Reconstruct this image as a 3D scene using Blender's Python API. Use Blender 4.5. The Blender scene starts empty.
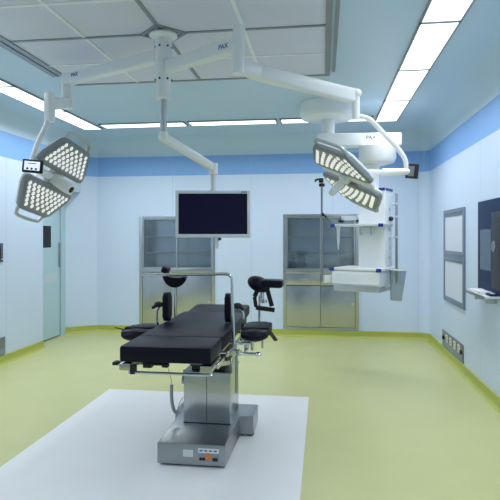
import bpy, bmesh, math, random
from mathutils import Vector, Matrix
random.seed(4)
SC = bpy.context.scene
COL = SC.collection
V = Vector
UP = V((0, 0, 1))

# ------------------------------------------------------------------ materials
def mat(name, color, rough=.5, metal=0.0, var=0.0, scale=6.0, emit=None, coat=0.0, stretch=None, bump=0.0, spec=.5):
    m = bpy.data.materials.new(name); m.use_nodes = True
    nt = m.node_tree; N = nt.nodes; L = nt.links
    p = N['Principled BSDF']
    p.inputs['Roughness'].default_value = rough
    p.inputs['Metallic'].default_value = metal
    p.inputs['Specular IOR Level'].default_value = spec
    if coat: p.inputs['Coat Weight'].default_value = coat
    c = (*color, 1)
    p.inputs['Base Color'].default_value = c
    if var or bump:
        tc = N.new('ShaderNodeTexCoord'); mp = N.new('ShaderNodeMapping')
        if stretch: mp.inputs['Scale'].default_value = stretch
        nz = N.new('ShaderNodeTexNoise'); nz.inputs['Scale'].default_value = scale; nz.inputs['Detail'].default_value = 4
        L.new(tc.outputs['Object'], mp.inputs['Vector']); L.new(mp.outputs['Vector'], nz.inputs['Vector'])
        if var:
            mx = N.new('ShaderNodeMix'); mx.data_type = 'RGBA'
            mx.inputs[6].default_value = (*[k*(1-var) for k in color], 1)
            mx.inputs[7].default_value = (*[min(1, k*(1+var)) for k in color], 1)
            L.new(nz.outputs['Fac'], mx.inputs[0]); L.new(mx.outputs[2], p.inputs['Base Color'])
        if bump:
            b = N.new('ShaderNodeBump'); b.inputs['Strength'].default_value = bump; b.inputs['Distance'].default_value = .002
            L.new(nz.outputs['Fac'], b.inputs['Height']); L.new(b.outputs['Normal'], p.inputs['Normal'])
    if emit:
        p.inputs['Emission Color'].default_value = (*emit[0], 1)
        p.inputs['Emission Strength'].default_value = emit[1]
    return m

def wall_mat(name, axis, pitch, off):
    m = bpy.data.materials.new(name); m.use_nodes = True
    nt = m.node_tree; N = nt.nodes; L = nt.links; p = N['Principled BSDF']
    p.inputs['Roughness'].default_value = .42
    tc = N.new('ShaderNodeTexCoord'); sp = N.new('ShaderNodeSeparateXYZ'); L.new(tc.outputs['Object'], sp.inputs[0])
    def math_(op, a, b=None):
        n = N.new('ShaderNodeMath'); n.operation = op
        if hasattr(a, 'links'): L.new(a, n.inputs[0])
        else: n.inputs[0].default_value = a
        if b is not None:
            if hasattr(b, 'links'): L.new(b, n.inputs[1])
            else: n.inputs[1].default_value = b
        return n.outputs[0]
    def mix(f, a, b):
        n = N.new('ShaderNodeMix'); n.data_type = 'RGBA'; L.new(f, n.inputs[0])
        for k, s in ((a, n.inputs[6]), (b, n.inputs[7])):
            if hasattr(k, 'links'): L.new(k, s)
            else: s.default_value = (*k, 1)
        return n.outputs[2]
    z = sp.outputs['Z']
    stripe = math_('GREATER_THAN', z, 2.35)
    h = sp.outputs[axis]
    fr = math_('FRACT', math_('DIVIDE', math_('ADD', h, off), pitch))
    seam = math_('LESS_THAN', fr, .007)
    nz = N.new('ShaderNodeTexNoise'); nz.inputs['Scale'].default_value = 1.6; L.new(tc.outputs['Object'], nz.inputs['Vector'])
    basec = mix(nz.outputs['Fac'], WALL_A, WALL_B)
    basec = mix(math_('MULTIPLY', seam, .45), basec, (.33, .45, .58))
    st = mix(math_('MULTIPLY', seam, .5), STRIPE, (.36, .52, .85))
    L.new(mix(stripe, basec, st), p.inputs['Base Color'])
    return m

WALL_A = (.585, .69, .87); WALL_B = (.62, .725, .90); STRIPE = (.235, .44, .82)
M = dict(
    floor=mat('floor_vinyl', (.515, .525, .25), .34, var=.06, scale=3, spec=.4),
    mat_white=mat('mat_vinyl', (.68, .69, .71), .5, var=.03, scale=5),
    base=mat('baseboard_vinyl', (.40, .44, .085), .4, var=.05),
    ceil=mat('ceiling_panel', (.54, .685, .83), .4, var=.03, scale=1.2),
    wb=wall_mat('wall_panel_back', 'X', 1.18, 3.405),
    wl=wall_mat('wall_panel_left', 'Y', 1.18, .2),
    wr=wall_mat('wall_panel_right', 'Y', 1.18, .62),
    door=mat('door_teal', (.47, .64, .72), .4, var=.03),
    white=mat('white_enamel', (.87, .89, .91), .28, var=.015, coat=.2),
    white2=mat('white_plastic', (.74, .79, .86), .4, var=.02),
    grey=mat('grey_rim', (.25, .275, .30), .35, var=.04),
    board=mat('lamp_board', (.30, .31, .315), .45, var=.05, scale=20),
    boardw=mat('lamp_board_warm', (.36, .36, .29), .45, var=.05, scale=20),
    led=mat('led_lens', (.85, .87, .88), .15, var=.02, emit=((1, .99, .96), .34)),
    lamp=mat('light_diffuser', (.9, .93, .95), .5, var=.01, emit=((.95, .985, 1), 1.2)),
    steel=mat('stainless', (.54, .55, .55), .24, 1.0, var=.06, scale=8, stretch=(1, 1, 30)),
    steel_d=mat('stainless_dull', (.37, .39, .41), .32, 1.0, var=.05, scale=8, stretch=(30, 1, 1)),
    steel_in=mat('cabinet_back', (.60, .64, .69), .26, .85, var=.08, scale=5, stretch=(1, 1, 14)),
    chrome=mat('chrome', (.72, .73, .74), .16, 1.0, var=.03),
    alu=mat('aluminium', (.30, .32, .34), .4, .7, var=.05),
    alu_l=mat('aluminium_light', (.55, .58, .60), .4, .6, var=.04),
    diff=mat('air_diffuser', (.70, .71, .85), .6, var=.05, scale=2.2),
    vinyl=mat('black_vinyl', (.009, .009, .019), .42, var=.15, scale=14, bump=.15, spec=.13),
    rubber=mat('black_rubber', (.012, .012, .014), .6, var=.1),
    strap=mat('black_strap', (.010, .010, .014), .8, var=.1, scale=60),
    navy=mat('navy_screen', (.012, .010, .042), .25, var=.05, spec=.15),
    blue=mat('blue_trim', (.02, .03, .30), .4, var=.05),
    slate=mat('slate_glass', (.024, .040, .095), .4, var=.06, spec=.03),
    slate_l=mat('slate_reflection_and_plate', (.09, .125, .19), .25, var=.06, spec=.25),  # painted reflection on the control panel; plain plate colour on the switch
    blackg=mat('black_glass', (.008, .009, .012), .18, var=.05, spec=.25),
    film=mat('film_viewer_panel', (.66, .69, .80), .45, var=.02),
    frame=mat('grey_frame', (.19, .255, .34), .4, .3, var=.05),
    ivory=mat('ivory_socket', (.72, .70, .58), .4, var=.03),
    plate=mat('socket_plate', (.20, .23, .23), .4, .4, var=.06),
    plate_b=mat('socket_cover', (.24, .30, .42), .4, .3, var=.06),
    ink=mat('logo_blue', (.03, .06, .30), .5, var=.04),
    sticker=mat('white_sticker', (.72, .74, .76), .5, var=.03),
    orange=mat('orange_sticker', (.62, .20, .07), .5, var=.08),
    screen_on=mat('lit_screen', (.6, .65, .75), .3, var=.03, emit=((.75, .82, 1), .55)),
    screen_dim=mat('dim_screen', (.22, .25, .28), .3, var=.04),
    paper=mat('paper', (.78, .80, .84), .6, var=.03),
    pink=mat('faint_pink', (.57, .66, .74), .5, var=.03),
    cable=mat('grey_hose', (.33, .36, .37), .5, var=.05),
)
def glass_mat(name, tint, refl):
    m = bpy.data.materials.new(name); m.use_nodes = True; nt = m.node_tree; N = nt.nodes; L = nt.links
    N.remove(N['Principled BSDF'])
    t = N.new('ShaderNodeBsdfTransparent'); t.inputs[0].default_value = (*tint, 1)
    g = N.new('ShaderNodeBsdfGlossy'); g.inputs['Roughness'].default_value = .06
    nz = N.new('ShaderNodeTexNoise'); nz.inputs['Scale'].default_value = 3
    mr = N.new('ShaderNodeMapRange'); mr.inputs['To Min'].default_value = refl*.7; mr.inputs['To Max'].default_value = refl*1.3
    L.new(nz.outputs['Fac'], mr.inputs['Value'])
    mx = N.new('ShaderNodeMixShader'); L.new(mr.outputs[0], mx.inputs[0]); L.new(t.outputs[0], mx.inputs[1]); L.new(g.outputs[0], mx.inputs[2])
    L.new(mx.outputs[0], N['Material Output'].inputs['Surface'])
    return m
M['glass'] = glass_mat('cabinet_glass', (.86, .90, .92), .12)
M['acrylic'] = glass_mat('clear_plastic', (.82, .85, .89), .2)

# ------------------------------------------------------------------ geometry helpers
def basis(x, z):
    x = x.normalized(); y = z.cross(x)
    if y.length < 1e-5: y = V((0, 1, 0)).cross(x)
    y.normalize(); z = x.cross(y)
    return Matrix((x, y, z)).transposed().to_4x4()

def smooth_path(pts, n=6):
    pts = [V(p) for p in pts]; out = []
    for i in range(len(pts)-1):
        p0 = pts[max(i-1, 0)]; p1 = pts[i]; p2 = pts[i+1]; p3 = pts[min(i+2, len(pts)-1)]
        for k in range(n):
            t = k/n
            out.append(.5*((2*p1)+(p2-p0)*t+(2*p0-5*p1+4*p2-p3)*t*t+(3*p1-p0-3*p2+p3)*t**3))
    out.append(pts[-1]); return out

class B:
    def __init__(s): s.bm = bmesh.new()
    def _bev(s, geom_faces, bev, seg=2):
        es = {e for f in geom_faces for e in f.edges}
        bmesh.ops.bevel(s.bm, geom=list(es), offset=bev, segments=seg, affect='EDGES', profile=.6, clamp_overlap=True)
    def box(s, c, d, bev=0, rot=None, seg=2):
        T = Matrix.Translation(V(c)) @ (rot or Matrix()) @ Matrix.Diagonal((*d, 1))
        r = bmesh.ops.create_cube(s.bm, size=1, matrix=T)
        if bev: s._bev({f for v in r['verts'] for f in v.link_faces}, bev, seg)
        return s
    def span(s, a, b, bev=0):
        a = V(a); b = V(b); return s.box((a+b)/2, [abs(q) for q in (b-a)], bev)
    def bar(s, p0, p1, w, h, bev=0, up=UP, seg=2):
        p0 = V(p0); p1 = V(p1); return s.box((p0+p1)/2, ((p1-p0).length, w, h), bev, basis(p1-p0, V(up)), seg)
    def cyl(s, p0, p1, r, r2=None, seg=24):
        p0 = V(p0); p1 = V(p1); d = p1-p0
        q = V((0, 0, 1)).rotation_difference(d).to_matrix().to_4x4()
        bmesh.ops.create_cone(s.bm, cap_ends=True, segments=seg, radius1=r, radius2=r if r2 is None else r2, depth=d.length,
                              matrix=Matrix.Translation((p0+p1)/2) @ q)
        return s
    def ball(s, c, r, sc=(1, 1, 1), rot=None, seg=16):
        bmesh.ops.create_uvsphere(s.bm, u_segments=seg, v_segments=max(6, seg//2), radius=r,
                                  matrix=Matrix.Translation(V(c)) @ (rot or Matrix()) @ Matrix.Diagonal((*sc, 1)))
        return s
    def tube(s, pts, r, seg=10, n=0, closed=False):
        P = smooth_path(pts, n) if n else [V(p) for p in pts]
        rr = r if isinstance(r, (list, tuple)) else None
        rings = []; prev = None
        for i, p in enumerate(P):
            if closed: t = P[(i+1) % len(P)]-P[i-1]
            else: t = P[min(i+1, len(P)-1)]-P[max(i-1, 0)]
            t.normalize()
            if prev is None:
                a = V((0, 0, 1)) if abs(t.z) < .9 else V((1, 0, 0)); u = t.cross(a).normalized()
            else:
                u = (prev-t*prev.dot(t)).normalized()
            prev = u; w = t.cross(u)
            R = (rr[0]+(rr[1]-rr[0])*i/(len(P)-1)) if rr else r
            rings.append([s.bm.verts.new(p+(u*math.cos(2*math.pi*k/seg)+w*math.sin(2*math.pi*k/seg))*R) for k in range(seg)])
        m = len(rings)
        for i in range(m if closed else m-1):
            a, b = rings[i], rings[(i+1) % m]
            for k in range(seg): s.bm.faces.new((a[k], a[(k+1) % seg], b[(k+1) % seg], b[k]))
        if not closed:
            s.bm.faces.new(rings[0][::-1]); s.bm.faces.new(rings[-1])
        return s
    def prism(s, outline, z0, z1, T=None, bev=0, seg=2):
        T = T or Matrix()
        a = [s.bm.verts.new(T @ V((x, y, z0))) for x, y in outline]
        b = [s.bm.verts.new(T @ V((x, y, z1))) for x, y in outline]
        n = len(a)
        f0 = s.bm.faces.new(a[::-1]); f1 = s.bm.faces.new(b)
        for i in range(n): s.bm.faces.new((a[i], a[(i+1) % n], b[(i+1) % n], b[i]))
        if bev:
            es = set(f0.edges) | set(f1.edges)
            bmesh.ops.bevel(s.bm, geom=list(es), offset=bev, segments=seg, affect='EDGES', profile=.5, clamp_overlap=True)
        return s
    def lathe(s, c, prof, seg=40):
        c = V(c); rings = []
        for r, z in prof:
            rings.append([s.bm.verts.new(c+V((r*math.cos(2*math.pi*k/seg), r*math.sin(2*math.pi*k/seg), z))) for k in range(seg)])
        for a, b in zip(rings, rings[1:]):
            for k in range(seg): s.bm.faces.new((a[k], a[(k+1) % seg], b[(k+1) % seg], b[k]))
        s.bm.faces.new(rings[0][::-1]); s.bm.faces.new(rings[-1]); return s
    def build(s, name, material, root=None, parent=None, angle=35):
        bm = s.bm
        bmesh.ops.recalc_face_normals(bm, faces=bm.faces)
        for f in bm.faces: f.smooth = True
        for e in bm.edges:
            if len(e.link_faces) == 2 and e.calc_face_angle(0) > math.radians(angle): e.smooth = False
        par = parent or root
        if par is not None:
            R = root if root is not None else par
            bm.transform(ROOTM[R.name].inverted())
        me = bpy.data.meshes.new(name); bm.to_mesh(me); bm.free()
        me.materials.append(material)
        o = bpy.data.objects.new(name, me); COL.objects.link(o)
        if par is not None:
            o.parent = par; ROOTM[o.name] = ROOTM[R.name]
        return o

ROOTM = {}
def thing(name, label, cat, loc=(0, 0, 0), rz=0, group=None):
    o = bpy.data.objects.new(name, None); COL.objects.link(o)
    o.empty_display_size = .1
    o.location = loc; o.rotation_euler = (0, 0, rz)
    ROOTM[o.name] = Matrix.Translation(V(loc)) @ Matrix.Rotation(rz, 4, 'Z')
    return tag(o, label, cat, group)
def tag(o, label, cat, group=None):
    o['label'] = label; o['category'] = cat
    if group: o['group'] = group
    return o
def struct(o): o['kind'] = 'structure'; return o
def lab(o, text): o['label'] = text; return o

def text_part(name, body, size, origin, right, normal, material, root, parent=None):
    cu = bpy.data.curves.new(name, 'FONT'); cu.body = body; cu.size = size; cu.extrude = .0012
    cu.align_x = 'CENTER'; cu.align_y = 'CENTER'
    t = bpy.data.objects.new(name+'_tmp', cu); COL.objects.link(t)
    bpy.context.view_layer.update()
    me = bpy.data.meshes.new_from_object(t.evaluated_get(bpy.context.evaluated_depsgraph_get()))
    COL.objects.unlink(t); bpy.data.objects.remove(t)
    r = V(right).normalized(); n = V(normal).normalized(); u = n.cross(r)
    T = Matrix((r, u, n)).transposed().to_4x4(); T.translation = V(origin)
    me.transform(ROOTM[root.name].inverted() @ T)
    me.materials.clear(); me.materials.append(material); me.name = name
    o = bpy.data.objects.new(name, me); COL.objects.link(o); o.parent = parent or root
    return o

# ------------------------------------------------------------------ the room
XL, XR, YB, YF, H = -3.6, 1.47, 7.75, -1.6, 2.9
ZS = 2.64                                            # top of the blue stripe, where the cove starts
CHAM = [(-3.79, 7.47), (-3.60, 7.603), (-3.391, 7.75)]
RC = .14
arc = [(XR-RC+RC*math.sin(a), YB-RC+RC*math.cos(a)) for a in [math.radians(15*k) for k in range(0, 7)]]

def wall(name, path, zs, material, holes=(), outward=.16):
    """vertical wall over a floor path; holes are (segment start s0, s1, z0, z1) along the path's own x or y"""
    bm = bmesh.new(); cache = {}
    def vert(p, z):
        k = (round(p[0], 5), round(p[1], 5), round(z, 5))
        if k not in cache: cache[k] = bm.verts.new((p[0], p[1], z))
        return cache[k]
    for (p, q) in zip(path, path[1:]):
        for z0, z1 in zip(zs, zs[1:]):
            cx, cy, cz = (p[0]+q[0])/2, (p[1]+q[1])/2, (z0+z1)/2
            if any((ax == 'X' and a < cx < b or ax == 'Y' and a < cy < b) and za < cz < zb for ax, a, b, za, zb in holes): continue
            bm.faces.new((vert(p, z0), vert(q, z0), vert(q, z1), vert(p, z1)))
    bmesh.ops.recalc_face_normals(bm, faces=bm.faces)
    cen = V(((XL+XR)/2, 3, 1.4))
    for f in bm.faces:
        if f.normal.dot(cen-f.calc_center_median()) < 0: f.normal_flip()
    bm.normal_update()
    me = bpy.data.meshes.new(name)
    # thicken outwards
    front = list(bm.faces); nrm = {v: sum((f.normal for f in v.link_faces), V()).normalized() for v in bm.verts}
    back = {v: bm.verts.new(v.co-nrm[v]*outward) for v in list(bm.verts)}
    bnd = [e for e in bm.edges if len(e.link_faces) == 1]
    for f in front: bm.faces.new([back[v] for v in reversed(f.verts)])
    for e in bnd:
        a, b = e.verts; bm.faces.new((b, a, back[a], back[b]))
    bmesh.ops.recalc_face_normals(bm, faces=bm.faces)
    bm.to_mesh(me); bm.free(); me.materials.append(material)
    o = bpy.data.objects.new(name, me); COL.objects.link(o); return struct(o)

CAB_L = (-2.725, -1.585, .118, 1.750)
CAB_R = (-.565, .495, .118, 1.765)
back_path = CHAM+[(x, YB) for x in (CAB_L[0], CAB_L[1], CAB_R[0], CAB_R[1])]+arc
wall('wall_back', back_path, [0, .118, 1.750, 1.765, 2.35, H+.02], M['wb'],
     [('X', CAB_L[0], CAB_L[1], CAB_L[2], CAB_L[3]), ('X', CAB_R[0], CAB_R[1], CAB_R[2], CAB_R[3])])
DY0, DZ = 6.515, 2.10
wall('wall_left', [(XL, YF), (XL, DY0), (XL, 7.60)], [0, DZ, 2.35, H+.02], M['wl'], [('Y', DY0, 7.7, -1, DZ)])
wall('wall_right', [(XR, YB-RC), (XR, YF)], [0, 2.35, H+.02], M['wr'])
wall('wall_front', [(XL, YF), (XR, YF)], [0, 2.35, H+.02], M['wb'])
struct(B().span((-4.1, YF-.2, -.1), (1.75, 8.2, 0)).build('floor', M['floor']))
struct(B().span((-4.1, YF-.2, H), (1.75, 8.2, H+.1)).build('ceiling', M['ceil']))

def sweep(path, prof, name, material):
    """prof: (inward offset, z) swept along an open floor path whose inside is to the right"""
    bm = bmesh.new(); P = [V((x, y, 0)) for x, y in path]; rows = []
    for i, p in enumerate(P):
        ds = []
        if i > 0: ds.append((P[i]-P[i-1]).normalized())
        if i < len(P)-1: ds.append((P[i+1]-P[i]).normalized())
        ns = [V((d.y, -d.x, 0)) for d in ds]
        n = sum(ns, V()).normalized(); k = 1/max(.5, n.dot(ns[0]))
        rows.append([bm.verts.new(p+n*(o*k)+UP*z) for o, z in prof])
    m = len(prof)
    for a, b in zip(rows, rows[1:]):
        for j in range(m): bm.faces.new((a[j], a[(j+1) % m], b[(j+1) % m], b[j]))
    bm.faces.new(rows[0]); bm.faces.new(rows[-1][::-1])
    bmesh.ops.recalc_face_normals(bm, faces=bm.faces)
    for f in bm.faces: f.smooth = True
    for e in bm.edges:
        if len(e.link_faces) == 2 and e.calc_face_angle(0) > math.radians(32): e.smooth = False
    me = bpy.data.meshes.new(name); bm.to_mesh(me); bm.free(); me.materials.append(material)
    o = bpy.data.objects.new(name, me); COL.objects.link(o); return struct(o)

perim = [(XL, YF), (XL, 7.603), (-3.391, YB)]+arc+[(XR, YF)]
RV = H-ZS
cove = [(-.01, ZS), (.004, ZS)]+[(RV*(1-math.cos(math.radians(a))), ZS+RV*math.sin(math.radians(a))) for a in range(9, 91, 9)]+[(RV, H+.02), (-.01, H+.02)]
sweep(perim, cove, 'trim_1', M['ceil'])
bprof = [(-.01, .0), (.045, .0), (.030, .006), (.019, .018), (.013, .035), (.012, .094), (.004, .100), (-.01, .100)]
sweep([(XL, YF), (XL, DY0)], bprof, 'baseboard_left', M['base'])
sweep(CHAM+arc, bprof, 'baseboard_back', M['base'])
sweep([arc[-1], (XR, YF)], bprof, 'baseboard_right', M['base'])
sweep([(XR, YF), (XL, YF)], bprof, 'baseboard_front', M['base'])

# sliding door in its recess
d = B().span((-3.83, DY0-.25, .015), (-3.79, 7.325, DZ+.06)).build('door_1', M['door']); struct(d)
ROOTM['door_1'] = Matrix()
B().span((-3.794, 6.86, 1.29), (-3.786, 7.07, 1.59)).build('door_window', M['blackg'], parent=d)
B().span((-3.793, 6.86, .80), (-3.787, 7.25, .93)).build('door_sign', M['pink'], parent=d)
B().span((-3.785, 7.285, 1.0), (-3.765, 7.305, 1.35), .004).build('door_handle', M['alu'], parent=d)
struct(B().span((-3.84, 7.345, 0), (-3.775, 7.475, DZ+.06)).build('trim_2', M['door']))
struct(B().span((-3.90, DY0-.3, 0), (-3.85, 7.6, DZ+.1)).build('trim_3', M['rubber']))

# ------------------------------------------------------------------ ceiling lights
G_L = 'ceiling light panels'
PANEL_W = 26.5
def ceiling_light(x0, x1, y0, y1, label):
    t = thing('ceiling_light', label, 'ceiling light', ((x0+x1)/2, (y0+y1)/2, H), 0, G_L)
    f = B()
    w = .014
    f.span((x0, y0, H-.016), (x0+w, y1, H)); f.span((x1-w, y0, H-.016), (x1, y1, H))
    f.span((x0, y0, H-.016), (x1, y0+w, H)); f.span((x0, y1-w, H-.016), (x1, y1, H))
    f.build('frame', M['alu'], t)
    B().span((x0+w, y0+w, H-.012), (x1-w, y1-w, H-.002)).build('diffuser', M['lamp'], t)
    ld = bpy.data.lights.new('panel_lamp', 'AREA'); ld.shape = 'RECTANGLE'; ld.size = x1-x0-.04; ld.size_y = y1-y0-.04
    ld.energy = PANEL_W*ld.size*ld.size_y; ld.spread = math.radians(150); ld.color = (.95, .985, 1)
    lo_ = bpy.data.objects.new('panel_lamp', ld); COL.objects.link(lo_); lo_.location = ((x0+x1)/2, (y0+y1)/2, H-.0135)
ords = ['nearest the back wall', 'second from the back wall', 'third from the back wall', 'fourth from the back wall',
        'fifth from the back wall', 'sixth from the back wall', 'seventh from the back wall']
for k in range(7):
    ceiling_light(.645, .920, 5.837-1.05*k, 6.885-1.05*k, f'long white ceiling light panel in the right row, {ords[k]}')
    ceiling_light(-3.205, -2.935, 5.837-1.05*k, 6.885-1.05*k, f'long white ceiling light panel in the left row, {ords[k]}')
for (a, b, s) in ((-2.875, -1.745, 'left third, above the left cabinet'), (-1.70, -.575, 'middle third, above the monitor'), (-.53, .60, 'right third, behind the ceiling disc')):
    ceiling_light(a, b, 6.585, 6.835, f'slim ceiling light panel of the back row, {s}')

# ------------------------------------------------------------------ laminar air ceiling
PX0, PX1, PY0, PY1 = -2.335, .06, 2.54, 4.845
CX, CY = -1.125, 3.69
t = thing('air_diffuser', 'large grey square air supply panel in the ceiling above the table', 'ceiling panel', (CX, CY, H))
f = B(); w = .042; zb = H-.008
f.span((PX0, PY0, zb-.010), (PX0+w, PY1, H)); f.span((PX1-w, PY0, zb-.010), (PX1, PY1, H))
f.span((PX0+w, PY0, zb-.007), (PX1-w, PY0+.03, H)); f.span((PX0+w, PY1-.03, zb-.007), (PX1-w, PY1, H))
f.build('frame', M['alu'], t)
B().span((PX0-.09, PY0-.06, H-.012), (PX0-.035, PY1-.28, H)).build('edge_channel', M['alu'], t)
B().span((PX1+.02, PY0-.06, H-.012), (PX1+.045, PY1-.1, H)).build('edge_channel', M['alu'], t)
f = B(); hw = .013
f.span((PX0+w, CY-hw, zb-.007), (CX-.13, CY+hw, H)); f.span((CX+.13, CY-hw, zb-.007), (PX1-w, CY+hw, H))
f.span((CX-hw, PY0+.03, zb-.007), (CX+hw, CY-.13, H)); f.span((CX-hw, CY+.13, zb-.007), (CX+hw, PY1-.03, H))
f.build('cross_bar', M['alu'], t)
f = B(); q = [(CX-.16, CY), (CX, CY-.16), (CX+.16, CY), (CX, CY+.16)]
for a, b in zip(q, q[1:]+q[:1]): f.bar((*a, zb-.003), (*b, zb-.003), .026, .012)
f.build('mount_frame', M['alu'], t)
for (x0, x1) in ((PX0+w, CX-hw), (CX+hw, PX1-w)):
    for (y0, y1) in ((PY0+.03, CY-hw), (CY+hw, PY1-.03)):
        p = B().span((x0, y0, zb), (x1, y1, H-.002)).build('diffuser_screen', M['diff'], t)
        mx, my = (x0+x1)/2, (y0+y1)/2
        B().span((x0, my-.012, zb-.006), (x1, my+.012, zb)).span((mx-.012, y0, zb-.0061), (mx+.012, y1, zb)).build('screen_seam', M['white'], t, parent=p)

# ------------------------------------------------------------------ ceiling column with monitor arm
t = thing('pendant_column', 'white vertical ceiling column above the table carrying the lamp and monitor arms', 'ceiling column', (CX, CY, H-.018))
B().lathe((CX, CY, 0), [(.10, H-.018), (.10, H-.030), (.085, H-.042), (.062, H-.05), (.062, H-.09)]).build('ceiling_flange', M['white'], t)
c = B().lathe((CX, CY, 0), [(.055, H-.09), (.055, 2.79), (.059, 2.785), (.059, 2.692), (.055, 2.688), (.059, 2.684), (.059, 2.60), (.054, 2.595), (.054, 2.43), (.045, 2.42), (.02, 2.418)]).build('column', M['white'], t)
f = B()
for z in (2.79, 2.56):
    for a in range(6):
        an = a*math.pi/3+.3; f.ball((CX+.056*math.cos(an), CY+.056*math.sin(an), z), .008, seg=8)
f.build('screw', M['rubber'], t, parent=c)
B().tube([(CX, CY, 2.44), (CX, CY, 2.17)], .026, 16).build('drop_tube', M['alu_l'], t)
ME = V((-.822, 3.975, 1.965))
f = B().bar((CX, CY, 2.155), ME, .058, .062, .02); f.ball((CX, CY, 2.16), .038, (1, 1, 1.1)); f.cyl((ME.x, ME.y, 1.915), (ME.x, ME.y, 2.0), .033)
f.build('monitor_arm', M['white'], t)
B().tube([(ME.x, ME.y, 1.93), (ME.x, ME.y, 1.791)], .021, 14).build('hanger_tube', M['white2'], t)

YAW = .1356
mo = thing('monitor', 'wide flat monitor with a dark blank screen hanging above the table', 'monitor', (-.825, 3.975, 1.615), YAW)
R = Matrix.Rotation(YAW, 4, 'Z')
def ml(x, y, z): return V((-.825, 3.975, 1.615))+(R @ V((x, y, z)))
f = B().box(ml(0, 0, 0), (.562, .034, .355), .008, R); f.box(ml(0, .03, 0), (.30, .05, .20), .012, R)
f.cyl(ml(.003, .03, .1), ml(.003, .01, .235), .016)
f.build('housing', M['alu_l'], mo)
b_ = B()
for (x, z, a, c) in ((0, .166, .562, .022), (0, -.164, .562, .027), (-.27, 0, .022, .31), (.27, 0, .022, .31)): b_.box(ml(x, -.0185, z), (a, .008, c), .002, R)
b_.build('bezel', M['white2'], mo)
B().box(ml(0, -.0172, .001), (.52, .004, .312), 0, R).build('screen', M['navy'], mo)
B().box(ml(.235, -.0232, .166), (.045, .002, .007), 0, R).build('maker_mark', M['slate'], mo)
f = B().cyl(ml(.03, .005, -.178), ml(.03, .005, -.26), .016, .013); f.build('handle', M['white2'], mo)
B().box(ml(.052, -.005, -.186), (.02, .02, .022), .004, R).build('knob', M['rubber'], mo)

# ------------------------------------------------------------------ the two surgical lights
HA, HB, HH, HG = .312, .163, .273, .047
def rounded(poly, r, n=5):
    out = []; m = len(poly)
    for i in range(m):
        p = V(poly[i]).to_2d() if len(poly[i]) > 2 else V((poly[i][0], poly[i][1]))
        a = V(poly[i-1])-p; b = V(poly[(i+1) % m])-p
        a.normalize(); b.normalize(); ang = a.angle(b); dd = r/math.tan(ang/2)
        s = p+a*dd; e = p+b*dd
        for k in range(n+1):
            u = k/n; out.append(tuple(s*(1-u)**2+p*2*u*(1-u)+e*u*u))
    return out
def lamp_head(t, c, u, v, n, board, lensmesh):
    c = V(c); u = V(u).normalized(); n = V(n).normalized(); v = n.cross(u).normalized()
    T0 = Matrix((u, v, n)).transposed().to_4x4(); T0.translation = c
    for sgn in (1, -1):
        T = T0 @ Matrix.Rotation(0 if sgn == 1 else math.pi, 4, 'Z')
        o1 = rounded([(-HA, HG), (HA, HG), (HB, HH), (-HB, HH)], .045)
        k = .021; s60 = math.hypot(HA-HB, HH-HG); kx = k*s60/(HH-HG)
        def inset(k):
            kx = k*(s60+(HA-HB))/(HH-HG)
            kt = k*(s60-(HA-HB))/(HH-HG)
            return rounded([(-HA+kx, HG+k), (HA-kx, HG+k), (HB-kt, HH-k), (-HB+kt, HH-k)], .03)
        pet = B().prism(o1, -.028, .004, T, .010, 3).build('lamp_petal', M['grey'], t)
        B().prism(o1, -.044, -.026, T @ Matrix.Diagonal((.985, .985, 1, 1)), .008, 3).build('back_shell', M['white'], t, parent=pet)
        B().prism(inset(.020), .002, .0065, T).build('lamp_board', board, t, parent=pet)
        rows = 6
        for r in range(rows):
            y = HG+.046+r*(HH-HG-.090)/(rows-1)
            half = HA-(y-HG)*(HA-HB)/(HH-HG)-.055
            cnt = 10-r
            for q in range(cnt):
                x = -half+2*half*q/(cnt-1)
                o = bpy.data.objects.new('led_lens', lensmesh); COL.objects.link(o); o.parent = pet
                L = ROOTM[t.name].inverted() @ T @ Matrix.Translation((x, y, .0065))
                o.matrix_local = L
        hp = [(HB*.92, HH-.02, -.02), (HB*.86, HH+.025, -.02), (HB*.6, HH+.05, -.02), (-HB*.6, HH+.05, -.02), (-HB*.86, HH+.025, -.02), (-HB*.92, HH-.02, -.02)]
        B().tube([T @ V(p) for p in hp], .0115, 10, 4).build('grip_rail', M['alu_l'], t, parent=pet)
    B().box(T0 @ V((0, 0, -.022)), (.50, .05, .026), .01, T0.to_3x3().to_4x4()).build('centre_bar', M['white'], t)
    hb = B(); hb.cyl(T0 @ V((0, 0, -.105)), T0 @ V((0, 0, -.02)), .075, .10, 28); hb.build('hub', M['white'], t)
    return T0

lens = B(); lens.ball((0, 0, 0), .0150, (1, 1, .55), seg=12)
bm = lens.bm
for f in bm.faces: f.smooth = True
lensmesh = bpy.data.meshes.new('led_lens'); bm.to_mesh(lensmesh); bm.free(); lensmesh.materials.append(M['led'])

def arm_pair(t, zc, end, z_end_lo, box_top, box_bot, spring_z, sh0, sh1):
    """rigid arm from the column to a vertical axle, then a spring arm to the end joint"""
    a = V((CX, CY, zc)); e = V((end[0], end[1], zc)); d = (e-a).normalized()
    f = B().bar(a+d*.05, e, .075, .088, .018, seg=3); f.cyl(a-UP*.0435, a+UP*.0435, .0605, seg=32); 
    f.build('ceiling_arm', M['white'], t)
    B().cyl((end[0], end[1], z_end_lo), (end[0], end[1], zc+(.046 if z_end_lo > 2.58 else .115)), .039, seg=28).build('arm_axle', M['white'], t)
    return d

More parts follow.
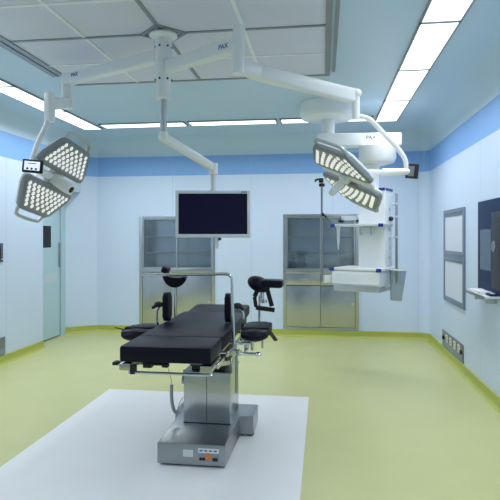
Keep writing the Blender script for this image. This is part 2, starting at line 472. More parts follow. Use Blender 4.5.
sl = thing('surgical_light', 'double petal surgical light at left, lens faces turned to the viewer, lit', 'surgical light', (CX, CY, 2.735), 0, 'surgical lights on the ceiling column')
EL = V((-2.095, 4.165, 0))
d = arm_pair(sl, 2.735, EL, 2.60, 0, 0, 0, 0, 0)
n_ = V((-d.y, d.x, 0)); n_ = n_ if n_.y < 0 else -n_
text_part('maker_mark', 'PAX', .044, V((EL.x, EL.y, 2.745))-d*.15+n_*.0385, -d if d.x < 0 else d, n_, M['ink'], sl)
f = B().cyl((EL.x, EL.y, 2.50), (EL.x, EL.y, 2.60), .05, seg=28); s0 = V((EL.x, EL.y, 2.545)); s1 = V((-1.823, 3.40, 2.345))
f.bar(s0, s1, .075, .085, .02, seg=3); f.build('spring_arm', M['white'], sl)
f = B().box((-1.823, 3.385, 2.315), (.05, .06, .20), .012, Matrix.Rotation(-.35, 4, 'Z')); f.build('end_joint', M['white'], sl)
f = B().tube([(-1.826, 3.382, 2.235), (-1.83, 3.36, 2.195), (-1.831, 3.313, 2.13), (-1.826, 3.243, 2.051), (-1.808, 3.165, 1.968), (-1.79, 3.10, 1.90), (-1.788, 3.085, 1.875)], .018, 12, 5); f.box((-1.788, 3.105, 1.873), (.05, .07, .05), .012)
f.build('cardan_tube', M['white'], sl)
T0 = lamp_head(sl, (-1.778, 3.391, 1.829), (.033, .985, -.168), None if 0 else (.537, .124, .835), (.843, -.118, -.525), M['board'], lensmesh)
f = B().box(T0 @ V((0, 0, .055)), (.078, .078, .16), .012, T0.to_3x3().to_4x4()); hd = f.build('handle', M['white'], sl)
B().cyl(T0 @ V((0, 0, .130)), T0 @ V((0, 0, .138)), .022, seg=20).build('camera_lens', M['blackg'], sl, parent=hd)
RS = Matrix.Rotation(.14, 4, 'Z') @ Matrix.Rotation(.09, 4, 'Y')
sc = V((-1.743, 3.035, 1.872))
pn = B().box(sc, (.122, .022, .080), .006, RS).build('touch_panel', M['rubber'], sl)
B().box(sc+RS @ V((0, -.0115, .002)), (.094, .003, .054), 0, RS).build('panel_screen', M['screen_on'], sl, parent=pn)
f = B()
for x in (-.026, 0, .026): f.ball(sc+RS @ V((x, -.0145, -.016)), .007, (1, .3, 1), RS, 8)
f.box(sc+RS @ V((0, -.0142, .016)), (.05, .002, .004), 0, RS)
f.build('screen_icon', M['slate'], sl, parent=pn)
B().bar(sc+V((0, .010, 0)), (-1.788, 3.09, 1.875), .03, .03, .004).build('panel_bracket', M['white'], sl)

sr = thing('surgical_light', 'double petal surgical light at right, turned edge-on before the white pendant tower', 'surgical light', (CX, CY, 2.645), 0, 'surgical lights on the ceiling column')
ER = V((-.520, 3.300, 0))
d = arm_pair(sr, 2.645, ER, 2.56, 0, 0, 0, 0, 0)
n_ = V((-d.y, d.x, 0)); n_ = n_ if n_.y < 0 else -n_
text_part('maker_mark', 'PAX', .044, V((ER.x, ER.y, 2.645))-d*.10+n_*.0385, d if d.x > 0 else -d, n_, M['ink'], sr)
f = B().cyl((ER.x, ER.y, 2.462), (ER.x, ER.y, 2.56), .042, seg=28); f.bar((ER.x, ER.y, 2.512), (-.40, 3.40, 2.49), .08, .09, .02, seg=3)
f.bar((-.42, 3.392, 2.495), (.205, 3.70, 2.400), .085, .092, .022, seg=3); f.build('spring_arm', M['white'], sr)
f = B().cyl((.222, 3.705, 2.245), (.222, 3.705, 2.44), .026, seg=24); f.ball((.215, 3.703, 2.42), .047, (1, 1, .7)); f.build('end_joint', M['white'], sr)
f = B().tube([(.225, 3.705, 2.262), (.26, 3.71, 2.263), (.324, 3.718, 2.235), (.418, 3.731, 2.137), (.505, 3.744, 2.045), (.553, 3.75, 1.97), (.562, 3.75, 1.90)], .017, 12, 5)
f.build('cardan_tube', M['white'], sr)
f = B().cyl((.585, 3.752, 1.888), (.40, 3.735, 1.884), .022, .026, 20); f.cyl((.41, 3.735, 1.884), (.21, 3.74, 1.892), .018, seg=16); f.build('cross_tube', M['white'], sr)
T0 = lamp_head(sr, (.15, 3.714, 1.844), (.646, -.679, -.347), None, (-.645, -.243, -.725), M['boardw'], lensmesh)
f = B().cyl(T0 @ V((0, 0, -.02)), T0 @ V((0, 0, .02)), .05, .04, 24); f.cyl(T0 @ V((0, 0, .015)), T0 @ V((0, 0, .135)), .027, .024, 24); f.ball(T0 @ V((0, 0, .135)), .024)
f.build('handle', M['white'], sr)
RS = Matrix.Rotation(-.85, 4, 'Z') @ Matrix.Rotation(.15, 4, 'Y')
sc = V((.598, 3.738, 1.889))
pn = B().box(sc, (.088, .03, .10), .006, RS).build('touch_panel', M['rubber'], sr)
B().box(sc+RS @ V((.004, -.0155, .0)), (.052, .003, .068), 0, RS).build('panel_screen', M['screen_dim'], sr, parent=pn)

# ------------------------------------------------------------------ ceiling supply pendant at right
PD = V((.055, 5.93, 0))
t = thing('medical_pendant', 'white ceiling supply pendant with boom, shelf tower and drawer at right', 'medical pendant', (PD.x, PD.y, H))
B().lathe((PD.x, PD.y, 0), [(.30, H-.001), (.302, H-.125), (.285, H-.16), (.24, H-.175), (.09, H-.18)], 56).build('ceiling_cover', M['white'], t)
B().cyl((PD.x, PD.y, 2.50), (PD.x, PD.y, H-.175), .072, seg=32).build('column', M['white'], t)
bd = V((.89, .09, 0)).normalized()
b0 = V((-.07, 5.88, 2.488)); b1 = V((.83, 5.97, 2.488))
bm_ = B().bar(b0, b1, .17, .14, .02, seg=3).build('boom', M['white'], t)
nn = V((bd.y, -bd.x, 0))
text_part('maker_mark', 'PAX', .055, V((.50, 5.937, 2.505))+nn*.087, bd, nn, M['ink'], t)
B().lathe((.585, 5.945, 0), [(.10, 2.42), (.20, 2.415), (.20, 2.29), (.18, 2.245), (.09, 2.22)], 44).build('swivel_drum', M['white'], t)
TW = V((.535, 5.945, 0)); RT = Matrix.Rotation(math.radians(-25), 4, 'Z')
def tl(x, y, z): return TW+(RT @ V((x, y, z)))
B().lathe(tl(.0, 0, 0), [(.078, 2.22), (.068, 2.15), (.064, 1.95)], 30).build('tower_neck', M['white'], t)
tw = B().box(tl(.026, .020, 1.43), (.298, .26, 1.06), .018, RT, 3).build('tower', M['white'], t)
B().box(tl(.177, .02, 1.945), (.006, .22, .028), 0, RT).box(tl(.14, -.111, 1.945), (.07, .006, .028), 0, RT).build('blue_band', M['blue'], t, parent=tw)
B().box(tl(.175, .02, 1.42), (.006, .14, .92), .002, RT).build('service_strip', M['white2'], t, parent=tw)
f = B()
for z in (1.22, 1.32, 1.42, 1.52, 1.74): B().cyl(tl(.176, .02, z), tl(.185, .02, z), .018, seg=14).build('gas_outlet', M['alu_l'], t, parent=tw)
B().ball(tl(.195, .02, 1.635), .026).cyl(tl(.17, .02, 1.635), tl(.195, .02, 1.635), .012).build('gas_knob', M['rubber'], t, parent=tw)
# equipment shelf (no drawer)
sh = B().box(tl(-.08, -.10, 1.565), (.54, .34, .026), .006, RT).build('shelf', M['white2'], t)
for x in (-.35, .18): B().box(tl(x, -.262, 1.562), (.05, .022, .036), .006, RT).build('corner_cap', M['blue'], t, parent=sh)
B().box(tl(.193, -.06, 1.565), (.008, .30, .02), 0, RT).build('side_rail', M['alu_l'], t, parent=sh)
f = B().bar(tl(-.37, .03, 1.65), tl(-.15, .03, 1.65), .05, .05, .008); f.build('cross_rail', M['white2'], t)
for x in (-.37, -.16): B().box(tl(x, .005, 1.615), (.05, .05, .028), .006, RT).build('rail_clamp', M['rubber'], t)
f = B().box(tl(.0, -.12, 1.51), (.12, .03, .07), .006, RT)
f.build('socket_block', M['white2'], t, parent=tw)
for x in (-.09, .03): B().tube([tl(x, -.135, 1.55), tl(x, -.14, 1.49), tl(x*.9, -.118, 1.46)], .007, 8, 3).build('hose_hook', M['alu_l'], t, parent=tw)
# lower drawer unit
du = B().box(tl(-.08, -.07, 1.005), (.52, .44, .165), .006, RT).build('drawer_unit', M['white2'], t)
B().box(tl(-.08, -.07, 1.098), (.55, .48, .026), .006, RT).build('drawer_top', M['white'], t, parent=du)
for x in (-.345, .175): B().box(tl(x, -.308, 1.097), (.055, .022, .036), .006, RT).build('corner_cap', M['blue'], t, parent=du)
dr = B().box(tl(-.08, -.297, 1.012), (.525, .02, .135), .008, RT).build('drawer', M['white'], t)
B().box(tl(-.08, -.312, .950), (.50, .02, .018), .004, RT).build('drawer_lip', M['white2'], t, parent=dr)
B().box(tl(-.08, -.08, .893), (.50, .42, .06), .006, RT).build('drawer_base', M['alu_l'], t, parent=du)
# rear right accessory pole with clips
pl = V((.787, 5.945, 0))
ap = B().box((pl.x, pl.y, 1.42), (.026, .018, .98), .003).build('accessory_pole', M['alu'], t)
for z in (1.80, 1.66, 1.44): B().bar((pl.x+.012, pl.y-.004, z), tl(.17, .12, z), .03, .022, .004).build('pole_clip', M['white2'], t, parent=ap)
# bracket that carries the infusion pole
f = B().bar(tl(-.33, -.14, .985), (.005, 5.835, .985), .05, .085, .006); f.build('pole_bracket', M['white'], t)

iv = thing('infusion_pole', 'slim grey infusion pole with black hook, clamped left of the white pendant tower', 'pole', (-.012, 5.83, .97))
B().tube([(-.012, 5.83, .96), (-.012, 5.83, 2.03)], .0125, 14).build('pole', M['alu'], iv)
f = B().cyl((-.012, 5.83, 1.985), (-.012, 5.83, 2.015), .032, seg=18); f.tube([(-.012, 5.83, 2.02), (-.03, 5.83, 2.06), (-.075, 5.82, 2.055), (-.08, 5.82, 2.035)], .011, 8, 3); f.box((-.02, 5.83, 2.05), (.05, .03, .05), .008)
f.build('hook', M['rubber'], iv)
B().box((-.001, 5.81, 1.68), (.03, .03, .035), .006).bar((0, 5.81, 1.69), (.035, 5.79, 1.65), .015, .015).build('clamp', M['rubber'], iv)

ba = thing('hanging_bin', 'translucent grey plastic bin hanging at the right side of the pendant tower', 'basket', (.765, 5.90, 1.09))
bw = [( -.075, -.05), (.075, -.05), (.075, .05), (-.075, .05)]
Tb = Matrix.Translation((.762, 5.80, .77)) @ Matrix.Rotation(.06, 4, 'Y')
bb = bmesh.new()
f = B()
def slab(p0, p1, p2, p3, th=.004):
    vs = [Tb @ V(p) for p in (p0, p1, p2, p3)]
    n = (vs[1]-vs[0]).cross(vs[3]-vs[0]).normalized()*th
    a = [f.bm.verts.new(v) for v in vs]; b = [f.bm.verts.new(v+n) for v in vs]
    f.bm.faces.new(a[::-1]); f.bm.faces.new(b)
    for i in range(4): f.bm.faces.new((a[i], a[(i+1) % 4], b[(i+1) % 4], b[i]))
lo, hi, hb_, ht = .052, .078, 0, .32
slab((-lo, -lo*.7, hb_), (lo, -lo*.7, hb_), (hi, -hi*.7, ht), (-hi, -hi*.7, ht)); slab((-lo, lo*.7, hb_), (lo, lo*.7, hb_), (hi, hi*.7, ht), (-hi, hi*.7, ht))
slab((-lo, -lo*.7, hb_), (-lo, lo*.7, hb_), (-hi, hi*.7, ht), (-hi, -hi*.7, ht)); slab((lo, -lo*.7, hb_), (lo, lo*.7, hb_), (hi, hi*.7, ht), (hi, -hi*.7, ht))
slab((-lo, -lo*.7, hb_), (lo, -lo*.7, hb_), (lo, lo*.7, hb_), (-lo, lo*.7, hb_))
f.build('bin', M['acrylic'], ba)
rm = [Tb @ V(p) for p in ((-hi, -hi*.7, ht), (hi, -hi*.7, ht), (hi, hi*.7, ht), (-hi, hi*.7, ht))]
B().tube(rm, .005, 8, 0, True).tube([Tb @ V(p) for p in ((-lo, -lo*.7, 0), (lo, -lo*.7, 0), (lo, lo*.7, 0), (-lo, lo*.7, 0))], .004, 8, 0, True).build('rim', M['alu_l'], ba)
B().bar((.775, 5.852, 1.07), (.787, 5.936, 1.07), .03, .07, .004).build('hook', M['alu'], ba)

tb = thing('suction_tube', 'short clear tube hanging under the left end of the pendant shelf', 'tube', (.165, 5.90, 1.55))
B().cyl((.165, 5.885, 1.36), (.165, 5.885, 1.535), .011, .02, 14).cyl((.165, 5.885, 1.30), (.165, 5.885, 1.36), .005, .009, 10).build('tube', M['white2'], tb)
B().cyl((.165, 5.885, 1.53), (.165, 5.885, 1.552), .022, seg=14).build('cap', M['white'], tb)

# ------------------------------------------------------------------ built-in steel cabinets
def cabinet(dim, label, drawers, seed):
    x0, x1, z0, z1 = dim; w = x1-x0; cx = (x0+x1)/2; y = YB; dp = .33
    t = thing('steel_cabinet', label, 'cabinet', (cx, y, z0), 0, 'built-in steel cabinets')
    f = B(); e = .004
    f.span((x0+e, y, z0+e), (x0+.02, y+dp, z1-e)); f.span((x1-.02, y, z0+e), (x1-e, y+dp, z1-e))
    f.span((x0+.02, y, z1-.02), (x1-.02, y+dp, z1-e)); f.span((x0+.02, y, z0+e), (x1-.02, y+dp, z0+.02))
    f.span((x0+.02, y+.02, .93), (x1-.02, y+dp-.01, .95))
    f.build('body', M['steel_d'], t)
    B().span((x0+.02, y+dp-.012, z0+.02), (x1-.02, y+dp-.004, z1-.02)).build('back_panel', M['steel_in'], t)
    zl = .955; zb = .905
    f = B(); k = .038
    f.span((x0-.006, y-.018, z0), (x0+k, y+.004, z1), .003); f.span((x1-k, y-.018, z0), (x1+.006, y+.004, z1), .003)
    f.span((x0+k, y-.018, z1-k), (x1-k, y+.004, z1), .003); f.span((x0+k, y-.018, z0), (x1-k, y+.004, z0+.022), .003)
    f.build('face_frame', M['steel'], t)
    f = B().span((x0+k, y-.022, zb), (x1-k, y+.02, zl+.012), .004); f.build('ledge', M['steel'], t)
    for z in (1.19, 1.43):
        B().span((x0+.022, y+.03, z), (x1-.022, y+dp-.03, z+.012)).build('shelf', M['alu'], t)
    # sliding glass doors
    for i in range(2):
        a, b = (x0+k, cx+.012) if i == 0 else (cx-.012, x1-k)
        yy = y-.006 if i == 0 else y+.012
        f = B(); r = .022
        f.span((a, yy-.006, zl+.012), (a+r, yy+.006, z1-k)); f.span((b-r, yy-.006, zl+.012), (b, yy+.006, z1-k))
        f.span((a+r, yy-.006, zl+.012), (b-r, yy+.006, zl+.03)); f.span((a+r, yy-.006, z1-k-.016), (b-r, yy+.006, z1-k))
        g = f.build('glass_door', M['steel'], t)
        B().span((a+r, yy-.002, zl+.03), (b-r, yy+.002, z1-k-.016)).build('pane', M['glass'], t, parent=g)
        hx = b-r/2 if i == 0 else b-r/2
        B().span((hx-.008, yy-.016, 1.27), (hx+.008, yy-.006, 1.36), .003).build('handle', M['chrome'], t, parent=g)
    top = zb
    if drawers:
        top = .735
        for i in range(2):
            a, b = (x0+k+.003, cx-.003) if i == 0 else (cx+.003, x1-k-.003)
            g = B().span((a, y-.014, top+.006), (b, y+.25, zb-.003), .003).build('drawer', M['steel'], t)
            B().bar(((a+b)/2-.06, y-.026, .83), ((a+b)/2+.06, y-.026, .83), .014, .014, .003).box(((a+b)/2-.055, y-.018, .83), (.01, .016, .01)).box(((a+b)/2+.055, y-.018, .83), (.01, .016, .01)).build('handle', M['chrome'], t, parent=g)
    for i in range(2):
        a, b = (x0+k+.003, cx-.003) if i == 0 else (cx+.003, x1-k-.003)
        g = B().span((a, y-.014, z0+.026), (b, y+.006, top-.004), .003).build('door', M['steel'], t)
        hx = a+.035 if i == 0 else b-.035
        B().cyl((hx, y-.022, .48), (hx, y-.013, .48), .018, seg=18).build('handle', M['chrome'], t, parent=g)
    return t
cabinet(CAB_L, 'stainless built-in wall cabinet behind the monitor, glass doors over steel doors', False, 1)
cabinet(CAB_R, 'stainless built-in wall cabinet behind the pendant tower, with a drawer row', True, 2)

# ------------------------------------------------------------------ right wall fittings
def on_right(y0, y1, z0, z1, x0, x1, bev=0): return B().span((XR-x1, y0, z0), (XR-x0, y1, z1), bev)
t = thing('film_viewer', 'grey framed pair of white backlight film panels on the right wall', 'film viewer', (XR, 6.30, 1.25))
Y0, Y1, Z0, Z1 = 5.82, 6.765, .68, 1.755
f = B(); k = .06
zm = (Z0+Z1)/2+.0
for (a, b, c, d_) in ((Y0, Y0+k, Z0, Z1), (Y1-k, Y1, Z0, Z1), (Y0+k, Y1-k, Z0, Z0+k), (Y0+k, Y1-k, Z1-k-.02, Z1), (Y0+k, Y1-k, zm-.062, zm+.062)):
    f.span((XR-.02, a, c), (XR, b, d_), .004)
f.build('frame', M['frame'], t)
for z in (Z1-.045, zm+.02, zm-.045): B().span((XR-.026, Y0+k, z), (XR-.019, Y1-k, z+.022), .002).build('clip_rail', M['alu'], t)
for a, b in ((Z0+k, zm-.062), (zm+.062, Z1-k-.02)): on_right(Y0+k, Y1-k, a, b, .001, .012).build('film_panel', M['film'], t)

t = thing('socket_panel', 'grey steel socket panel low on the right wall with four ivory sockets', 'socket panel', (XR, 6.38, .2), 0, 'socket panels low on the walls')
Y0, Y1, Z0, Z1 = 5.885, 6.875, .104, .300
on_right(Y0, Y1, Z0, Z1, .0005, .010, .002).build('plate', M['plate'], t)
on_right(Y0+.02, Y1-.05, Z0+.008, Z0+.085, .010, .014, .002).build('lower_cover', M['plate_b'], t)
for k in range(4):
    yc = Y0+.16+k*.19
    s = on_right(yc-.045, yc+.045, .185, .275, .010, .018, .004).build('socket', M['ivory'], t)
    B().span((XR-.0195, yc-.006, .205), (XR-.0175, yc+.006, .222)).span((XR-.0195, yc-.02, .24), (XR-.0175, yc-.012, .255)).span((XR-.0195, yc+.012, .24), (XR-.0175, yc+.02, .255)).build('pin_hole', M['rubber'], t, parent=s)
for yc in (Y0+.05, Y1-.10): B().cyl((XR-.03, yc, .215), (XR-.009, yc, .215), .022, seg=14).build('ground_terminal', M['rubber'], t)

t = thing('control_panel', 'large dark navy glass control panel on the right wall at the picture edge', 'control panel', (XR, 4.85, 1.37))
on_right(4.20, 5.325, .955, 1.772, .0005, .014, .003).build('glass_front', M['slate'], t)
on_right(4.28, 4.90, 1.0, 1.655, .014, .018).build('display', M['blackg'], t)
on_right(4.92, 5.24, 1.14, 1.51, .014, .017).build('painted_reflection', M['slate_l'], t)  # reflection in the dark glass, painted as a lighter slate rectangle
f = B().cyl((XR-.022, 4.84, 1.36), (XR-.017, 4.84, 1.36), .05, seg=20); f.build('dial', M['alu'], t)

t = thing('wall_shelf', 'small white shelf below the dark control panel on the right wall', 'shelf', (XR, 4.99, .93))
on_right(4.69, 5.28, .925, .942, .0, .134, .003).build('board', M['white2'], t)
on_right(4.69, 5.28, .921, .945, .134, .141, .002).build('edge_strip', M['alu'], t)
for y in (4.82, 5.15): B().span((XR-.09, y-.01, .87), (XR, y+.01, .925), .003).build('bracket', M['alu_l'], t)
f = B()
f.span((XR-.125, 4.86, .942), (XR-.015, 5.25, .952), .001); f.box((XR-.07, 5.06, .957), (.105, .36, .009), .001, Matrix.Rotation(.05, 4, 'Z')); f.box((XR-.075, 5.04, .964), (.09, .30, .006), .001, Matrix.Rotation(-.06, 4, 'Z'))
o = f.build('paper_stack', M['paper']); tag(o, 'white stack of papers lying on the small wall shelf', 'papers')
t = thing('telephone_handset', 'dark small device at the near end of the wall shelf', 'device', (XR-.05, 4.77, .942))
B().span((XR-.085, 4.71, .942), (XR-.012, 4.84, .962), .008).build('body', M['slate'], t)
B().cyl((XR-.05, 4.755, .962), (XR-.05, 4.755, .967), .02, seg=14).build('button', M['white2'], t)

# left wall fittings
def on_left(y0, y1, z0, z1, x0, x1, bev=0): return B().span((XL+x0, y0, z0), (XL+x1, y1, z1), bev)
t = thing('switch_panel', 'small dark control switch at mid height on the left wall at the picture edge', 'switch', (XL, 5.5, 1.26))
on_left(5.37, 5.625, 1.155, 1.37, .0005, .012, .003).build('plate', M['slate_l'], t)
on_left(5.39, 5.58, 1.19, 1.345, .012, .016, .002).build('screen', M['blackg'], t)
B().cyl((XL+.011, 5.60, 1.19), (XL+.016, 5.60, 1.19), .008, seg=10).build('button', M['white2'], t)
t = thing('socket_panel', 'grey steel socket panel low on the left wall at the picture edge', 'socket panel', (XL, 5.15, .2), 0, 'socket panels low on the walls')
on_left(4.68, 5.67, .104, .305, .0005, .010, .002).build('plate', M['plate'], t)
on_left(4.72, 5.65, .112, .18, .010, .014, .002).build('lower_cover', M['plate_b'], t)
for k in range(4):
    yc = 4.85+k*.19; s = on_left(yc-.045, yc+.045, .19, .28, .010, .018, .004).build('socket', M['ivory'], t)

# ------------------------------------------------------------------ floor mat and operating table
o = B().span((-2.0, 2.2, .0005), (-.125, 4.83, .004)).build('floor_mat', M['mat_white']); tag(o, 'white rectangular floor covering under the operating table', 'floor mat')

TX = -.855                       # table axis
X0, X1 = -1.122, -.602
ot = thing('operating_table', 'black padded operating table on a stainless column and base', 'operating table', (TX, 3.7, .004))
# base
BX0, BX1 = -1.035, -.600
f = B().prism([(BX0, 3.265), (BX1, 3.265), (BX1, 3.82), (-.497, 3.82), (-.497, 4.10), (-1.09, 4.10), (-1.09, 3.87), (BX0, 3.87)], .018, .150, None, .006)
bs = f.build('base', M['steel_d'], ot)
f = B()
for x, y in ((-.98, 3.33), (-.65, 3.33), (-.53, 3.87), (-1.05, 3.93), (-1.0, 4.04), (-.56, 4.04)): f.cyl((x, y, .004), (x, y, .022), .032, seg=18)
f.build('foot', M['rubber'], ot, parent=bs)
f = B().box((-.795, 3.263, .085), (.002, .002, .002)); f.span((-.770, 3.260, .045), (-.640, 3.266, .122), .001); f.build('control_plate', M['alu'], ot, parent=bs)
B().span((-.770, 3.258, .100), (-.640, 3.2605, .128)).build('control_label', M['sticker'], ot, parent=bs)
f = B()
for k in range(4): f.span((-.762+k*.030, 3.2572, .110), (-.742+k*.030, 3.2582, .118))
f.build('label_print', M['ink'], ot, parent=bs)
B().span((-.726, 3.257, .058), (-.688, 3.2605, .098), .001).build('warning_sticker', M['orange'], ot, parent=bs)
f = B().cyl((-.755, 3.256, .062), (-.755, 3.2605, .062), .009, seg=12); f.cyl((-.736, 3.256, .062), (-.736, 3.2605, .062), .009, seg=12)
f.span((-.680, 3.255, .052), (-.648, 3.2605, .072), .002); f.build('power_socket', M['rubber'], ot, parent=bs)
B().span((-.868, 3.2625, .070), (-.805, 3.2655, .112)).build('rating_plate', M['sticker'], ot, parent=bs)
f = B()
for k in range(4): f.span((-.862, 3.2617, .076+k*.009), (-.812-.006*(k % 2), 3.2627, .079+k*.009))
f.build('plate_print', M['alu_l'], ot, parent=bs)
# column
CXa, CXb, CYa, CYb = -.962, -.632, 3.63, 3.99
f = B().span((CXa, CYa, .148), (CXb, CYb, .505), .004); cl = f.build('column', M['steel'], ot)
f = B().span((CXa+.163, CYa-.0015, .160), (CXa+.166, CYa+.001, .503)); f.span((CXa, CYa-.0015, .149), (CXb, CYa+.001, .156)); f.build('cover_seam', M['rubber'], ot, parent=cl)
f = B().span((CXa-.004, CYa-.004, .49), (CXb+.004, CYb+.004, .507), .002); f.build('column_cap', M['steel_d'], ot, parent=cl)
f = B()
for k in range(6): f.span((CXa+.05-.008*(k % 2), CYa+.03-.008*(k % 2), .507+.033*k), (CXb-.05+.008*(k % 2), CYb-.03+.008*(k % 2), .541+.033*k), .004)
f.build('bellows', M['rubber'], ot, parent=cl)
# top frame
f = B().span((X0+.05, 3.10, .688), (X1-.05, 4.48, .742), .006); fr = f.build('top_frame', M['steel_d'], ot)
for s_, x in ((-1, X0+.01), (1, X1-.01)):
    xo = x+s_*.035
    f = B().span((xo-.006, 2.90, .715), (xo+.006, 3.10, .742), .002).span((xo-.006, 3.2, .715), (xo+.006, 4.42, .742), .002)
    for y in (2.95, 3.06, 3.26, 3.6, 3.95, 4.35): f.cyl((x-s_*.03, y, .728), (xo, y, .728), .008, seg=10)
    f.build('side_rail', M['chrome'], ot, parent=fr)
    B().span((x-s_*.052, 2.85, .703), (x+s_*.012, 3.12, .741), .004).build('leg_section_beam', M['steel'], ot, parent=fr)
B().box((X0-.028, 2.875, .738), (.03, .05, .018), .004).build('lock_lever', M['rubber'], ot, parent=fr)
B().box((X0+.072, 2.875, .705), (.03, .04, .05), .006).build('leg_section_lock', M['rubber'], ot, parent=fr)
for sgn, x in ((1, X0+.01), (-1, X1-.06)):
    f = B().bar((x, 2.95, .72), (x+.02, 3.62, .58), .024, .03, .004); f.build('lift_strut', M['steel'], ot, parent=fr)
f = B().tube([(X0+.05, 2.90, .735), (X0+.05, 2.872, .708), (X0+.058, 2.866, .692), (X0+.09, 2.866, .690), (X1-.04, 2.866, .690), (X1-.01, 2.866, .694), (X1-.005, 2.88, .72)], .0085, 10, 4)
f.build('front_handle', M['chrome'], ot)
f = B().box((X0+.20, 2.90, .735), (.10, .05, .012), .003); f.box((X0+.15, 2.90, .728), (.05, .05, .03), .006); f.box((X0+.25, 2.90, .73), (.035, .04, .025), .004); f.build('release_lever', M['rubber'], ot)
# cushions
def pad(name, y0, y1, x0=X0, x1=X1, z0=.750, z1=.84, bev=.016): return B().span((x0, y0, z0), (x1, y1, z1), bev).build(name, M['vinyl'], ot)
lab(pad('leg_cushion', 2.845, 3.172), 'front black cushion nearest the viewer')
pad('back_cushion', 3.180, 4.23)
f = B().box((TX-.01, 4.42, .802), (.47, .37, .085), .018, Matrix.Rotation(.06, 4, 'X')); f.build('head_cushion', M['vinyl'], ot)
# anaesthesia screen
RY = 3.35
f = B().tube([(-.562, RY, .46), (-.560, RY, .80), (-.575, RY, 1.165)], .0095, 12)
f.tube([(-.575, RY, 1.16), (-.577, RY, 1.185), (-.587, RY, 1.200), (-.606, RY, 1.207), (-.66, RY, 1.208), (-1.165, RY, 1.197)], .0095, 12, 4)
asx = f.build('anaesthesia_screen', M['chrome'], ot)
f = B().box((-.562, RY, .73), (.038, .05, .07), .006); f.tube([(-.56, RY-.02, .73), (-.52, RY-.05, .735)], .007, 8); f.ball((-.515, RY-.053, .735), .014, seg=10)
f.build('rail_clamp', M['steel'], ot, parent=asx)
f = B().cyl((-.549, RY+.02, .45), (-.549, RY+.02, .70), .011, seg=12); f.build('socket_tube', M['steel_d'], ot, parent=asx)
# arm boards
def arm_board(side):
    s = side
    if s < 0: a0, a1, y0, y1, zt = -1.315, -1.128, 3.33, 3.64, .834
    else: a0, a1, y0, y1, zt = -.535, -.360, 3.42, 3.86, .834
    cx, cy = (a0+a1)/2, (y0+y1)/2
    o = rounded([(a0, y0), (a1, y0), (a1, y1), (a0, y1)], .05)
    f = B().prism(o, zt-.05, zt-.004, None, .016, 3); p = f.build('arm_board', M['vinyl'], ot)
    # padded cuff roll at the near end
    f = B().ball((cx, y0+.055, zt-.034), .1, ((a1-a0)/.2*1.04, .78, .40), None, 24); f.build('end_roll', M['vinyl'], ot, parent=p)
    st = B()
    pts = [(a0-.004, y0+.12, zt-.045), (a0+.004, y0+.12, zt+.004), (a1-.004, y0+.15, zt+.004), (a1+.004, y0+.15, zt-.045)]
    for q, r in zip(pts, pts[1:]): st.bar(q, r, .045, .005)
    if s > 0: st.bar((a1, y0+.13, zt-.01), (a1+.055, y0+.08, zt-.07), .03, .006)
    else: st.bar((a0, y0+.10, zt-.01), (a0-.05, y0+.06, zt+.01), .012, .006)
    st.build('strap', M['strap'], ot, parent=p)
    xi = X1+.045 if s > 0 else X0-.045
    f = B().bar((cx, cy-.02, zt-.055), (xi, cy-.05, .735), .03, .02, .004); f.cyl((cx-.0*s, cy-.06, zt-.10), (cx, cy-.06, zt-.045), .014, seg=12)
    f.build('support_arm', M['chrome'], ot, parent=p)
    if s > 0:
        f = B().cyl((-.50, 3.50, .70), (-.50, 3.50, .79), .016, seg=14); f.cyl((-.465, 3.52, .69), (-.465, 3.52, .79), .011, seg=12); f.cyl((-.40, 3.55, .70), (-.40, 3.55, .79), .007, seg=10)
        f.tube([(-.58, 3.48, .745), (-.47, 3.48, .745)], .011, 10)
        f.build('clamp_body', M['chrome'], ot, parent=p)
        f = B().tube([(-.535, 3.44, .685), (-.42, 3.44, .685)], .010, 10); f.ball((-.54, 3.44, .685), .017, seg=10); f.ball((-.415, 3.44, .685), .018, (1.5, 1, .8), seg=10); f.cyl((-.50, 3.44, .68), (-.50, 3.50, .71), .012, seg=10)
        f.build('clamp_handle', M['chrome'], ot, parent=p)
    return p
lab(arm_board(-1), 'left black padded arm board'); lab(arm_board(1), 'right black padded arm board')
# lateral supports
for s in (-1, 1):
    px = -1.100 if s < 0 else -.656
    f = B(); 
    o = rounded([(-.05, -.10), (.05, -.10), (.05, .10), (-.05, .10)], .03)
    Tm = Matrix.Translation((px, 3.70, .948)) @ Matrix.Rotation(math.radians(90), 4, 'Y') @ Matrix.Rotation(math.radians(90), 4, 'Z')
    f.prism(o, -.021, .021, Tm @ Matrix.Rotation(.0, 4, 'X'), .014, 3)
    p = f.build('side_support', M['vinyl'], ot)
    e = px+s*.025
    bx = e-.048 if s < 0 else -.553
    f = B().tube([(e-s*.004, 3.70, .955), (e+s*.03, 3.69, .962), ((e+bx)/2+s*.012, 3.69, .94), (bx, 3.69, .915), (bx, 3.69, .85), (X0-.03 if s < 0 else X1+.04, 3.69, .73)], .009, 10, 4)
    f.ball((e+s*.018, 3.688, .962), .016, seg=12)
    f.build('bracket', M['chrome'], ot, parent=p)
    kx = e-.03 if s < 0 else -.588
    f = B().ball((kx, 3.67, .965), .027, (1.25, .8, .8), seg=12).bar((kx, 3.665, .965), (kx+s*.045, 3.66, .94), .018, .022, .005); f.build('lock_knob', M['rubber'], ot, parent=p)
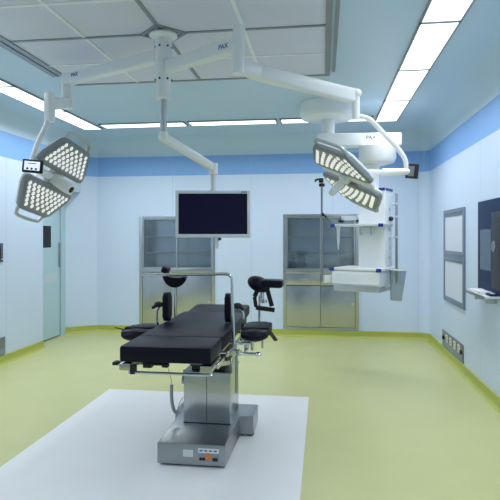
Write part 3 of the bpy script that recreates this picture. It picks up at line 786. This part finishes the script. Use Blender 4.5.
# leg holders at the rear
def saddle(f, c, rx, ry, depth, tilt, lift=0.0):
    """curved gutter pad: an arc of padding open upwards"""
    n = 12; R_ = Matrix.Translation(V(c)) @ Matrix.Rotation(tilt[0], 4, 'Z') @ Matrix.Rotation(tilt[1], 4, 'Y') @ Matrix.Rotation(tilt[2], 4, 'X')
    out = []
    for k in range(n+1):
        a = math.radians(200+140*k/n); out.append((rx*math.cos(a), ry*math.sin(a)))
    inn = [(x*.76, y*.22-.014) for x, y in out]
    poly = out+inn[::-1]
    f.prism(poly, -depth/2, depth/2, R_ @ Matrix.Rotation(math.radians(90), 4, 'X'), .005, 2)
    return f
LX, LY = -1.160, 4.10
f = B(); saddle(f, (-1.150, LY, 1.172), .100, .118, .15, (.2, .10, .10)); f.box((-1.222, LY-.03, 1.185), (.05, .10, .05), .014, Matrix.Rotation(.4, 4, 'Y'))
p = f.build('leg_holder', M['vinyl'], ot)
f = B().tube([(LX-.003, LY, .72), (LX-.003, LY, 1.08)], .0095, 12); f.cyl((LX, LY, 1.04), (LX, LY, 1.11), .016, seg=12); f.cyl((LX+.02, LY-.012, .93), (LX+.02, LY-.012, .975), .009, seg=10); f.bar((LX, LY, .728), (X0+.0, LY, .728), .03, .035, .004)
f.build('post', M['chrome'], ot, parent=p); lab(p, 'left black padded leg holder')
RX, RYY = -.482, 4.10
f = B(); f.ball((-.488, RYY-.02, 1.080), .07, (1.32, 1.2, .84), Matrix.Rotation(.4, 4, 'Y'), 24); f.ball((-.445, RYY-.02, 1.082), .05, (1.3, 1.4, .8), None, 20)
f.box((-.385, RYY-.02, 1.088), (.17, .16, .060), .026, Matrix.Rotation(.03, 4, 'Y'), 3)
p = f.build('leg_holder', M['vinyl'], ot); lab(p, 'right black padded leg holder with hanging strap')
f = B().tube([(RX-.003, RYY, .72), (RX-.003, RYY, 1.00)], .0095, 12); f.cyl((RX+.02, RYY-.03, .955), (RX+.02, RYY-.03, 1.05), .017, seg=12); f.cyl((RX+.035, RYY-.04, .94), (RX+.035, RYY-.04, .965), .026, seg=14); f.bar((RX, RYY, .728), (X1-.02, RYY, .728), .03, .035, .004)
f.bar((RX, RYY, .99), (RX+.02, RYY-.03, .995), .02, .025, .004)
f.build('post', M['chrome'], ot, parent=p)
st = B(); yy = RYY-.035
for a, b in (((-.488, yy, 1.055), (-.520, yy, .985)), ((-.520, yy, .985), (-.508, yy, .905)), ((-.510, yy, .902), (-.365, yy, .885)), ((-.385, yy-.01, .915), (-.425, yy-.01, 1.06))):
    st.bar(a, b, .008, .034 if a[0] > -.515 else .028, .002, up=(0, -1, 0) if 0 else UP)
st.build('strap', M['strap'], ot, parent=p)
# hand control hose and cord
f = B().tube([(-1.040, 3.60, .42), (-1.040, 3.60, .34), (-1.034, 3.60, .28), (-1.018, 3.60, .235), (-.995, 3.60, .222)], .012, 10, 5); f.build('control_hose', M['cable'], ot)
f = B().tube([(-1.05, 3.45, .72), (-1.048, 3.5, .60), (-1.04, 3.58, .48), (-1.040, 3.60, .41)], .0022, 6, 5); f.tube([(-1.00, 3.60, .23), (-.985, 3.60, .29), (-.965, 3.62, .33)], .003, 6, 4); f.build('control_cord', M['cable'], ot)
f = B().bar((-.966, 3.64, .42), (-.966, 3.70, .50), .03, .02, .003); f.build('hose_hook', M['steel_d'], ot)

# ------------------------------------------------------------------ camera, world, colour management
cam = bpy.data.cameras.new('camera'); co = bpy.data.objects.new('camera', cam); COL.objects.link(co)
cam.sensor_width = 36; cam.sensor_fit = 'HORIZONTAL'; cam.lens = 535/500*36
cam.shift_y = -(250-236)/500
cam.clip_start = .05
co.location = (0, 0, 1.45)
co.rotation_euler = (math.pi/2, 0, math.atan(73/535))
SC.camera = co
w = bpy.data.worlds.new('world'); SC.world = w; w.use_nodes = True
w.node_tree.nodes['Background'].inputs[0].default_value = (.6, .75, .9, 1); w.node_tree.nodes['Background'].inputs[1].default_value = .05
vs = SC.view_settings
vs.view_transform = 'Standard'; vs.look = 'None'; vs.gamma = 1; vs.use_curve_mapping = False; vs.exposure = 0.53
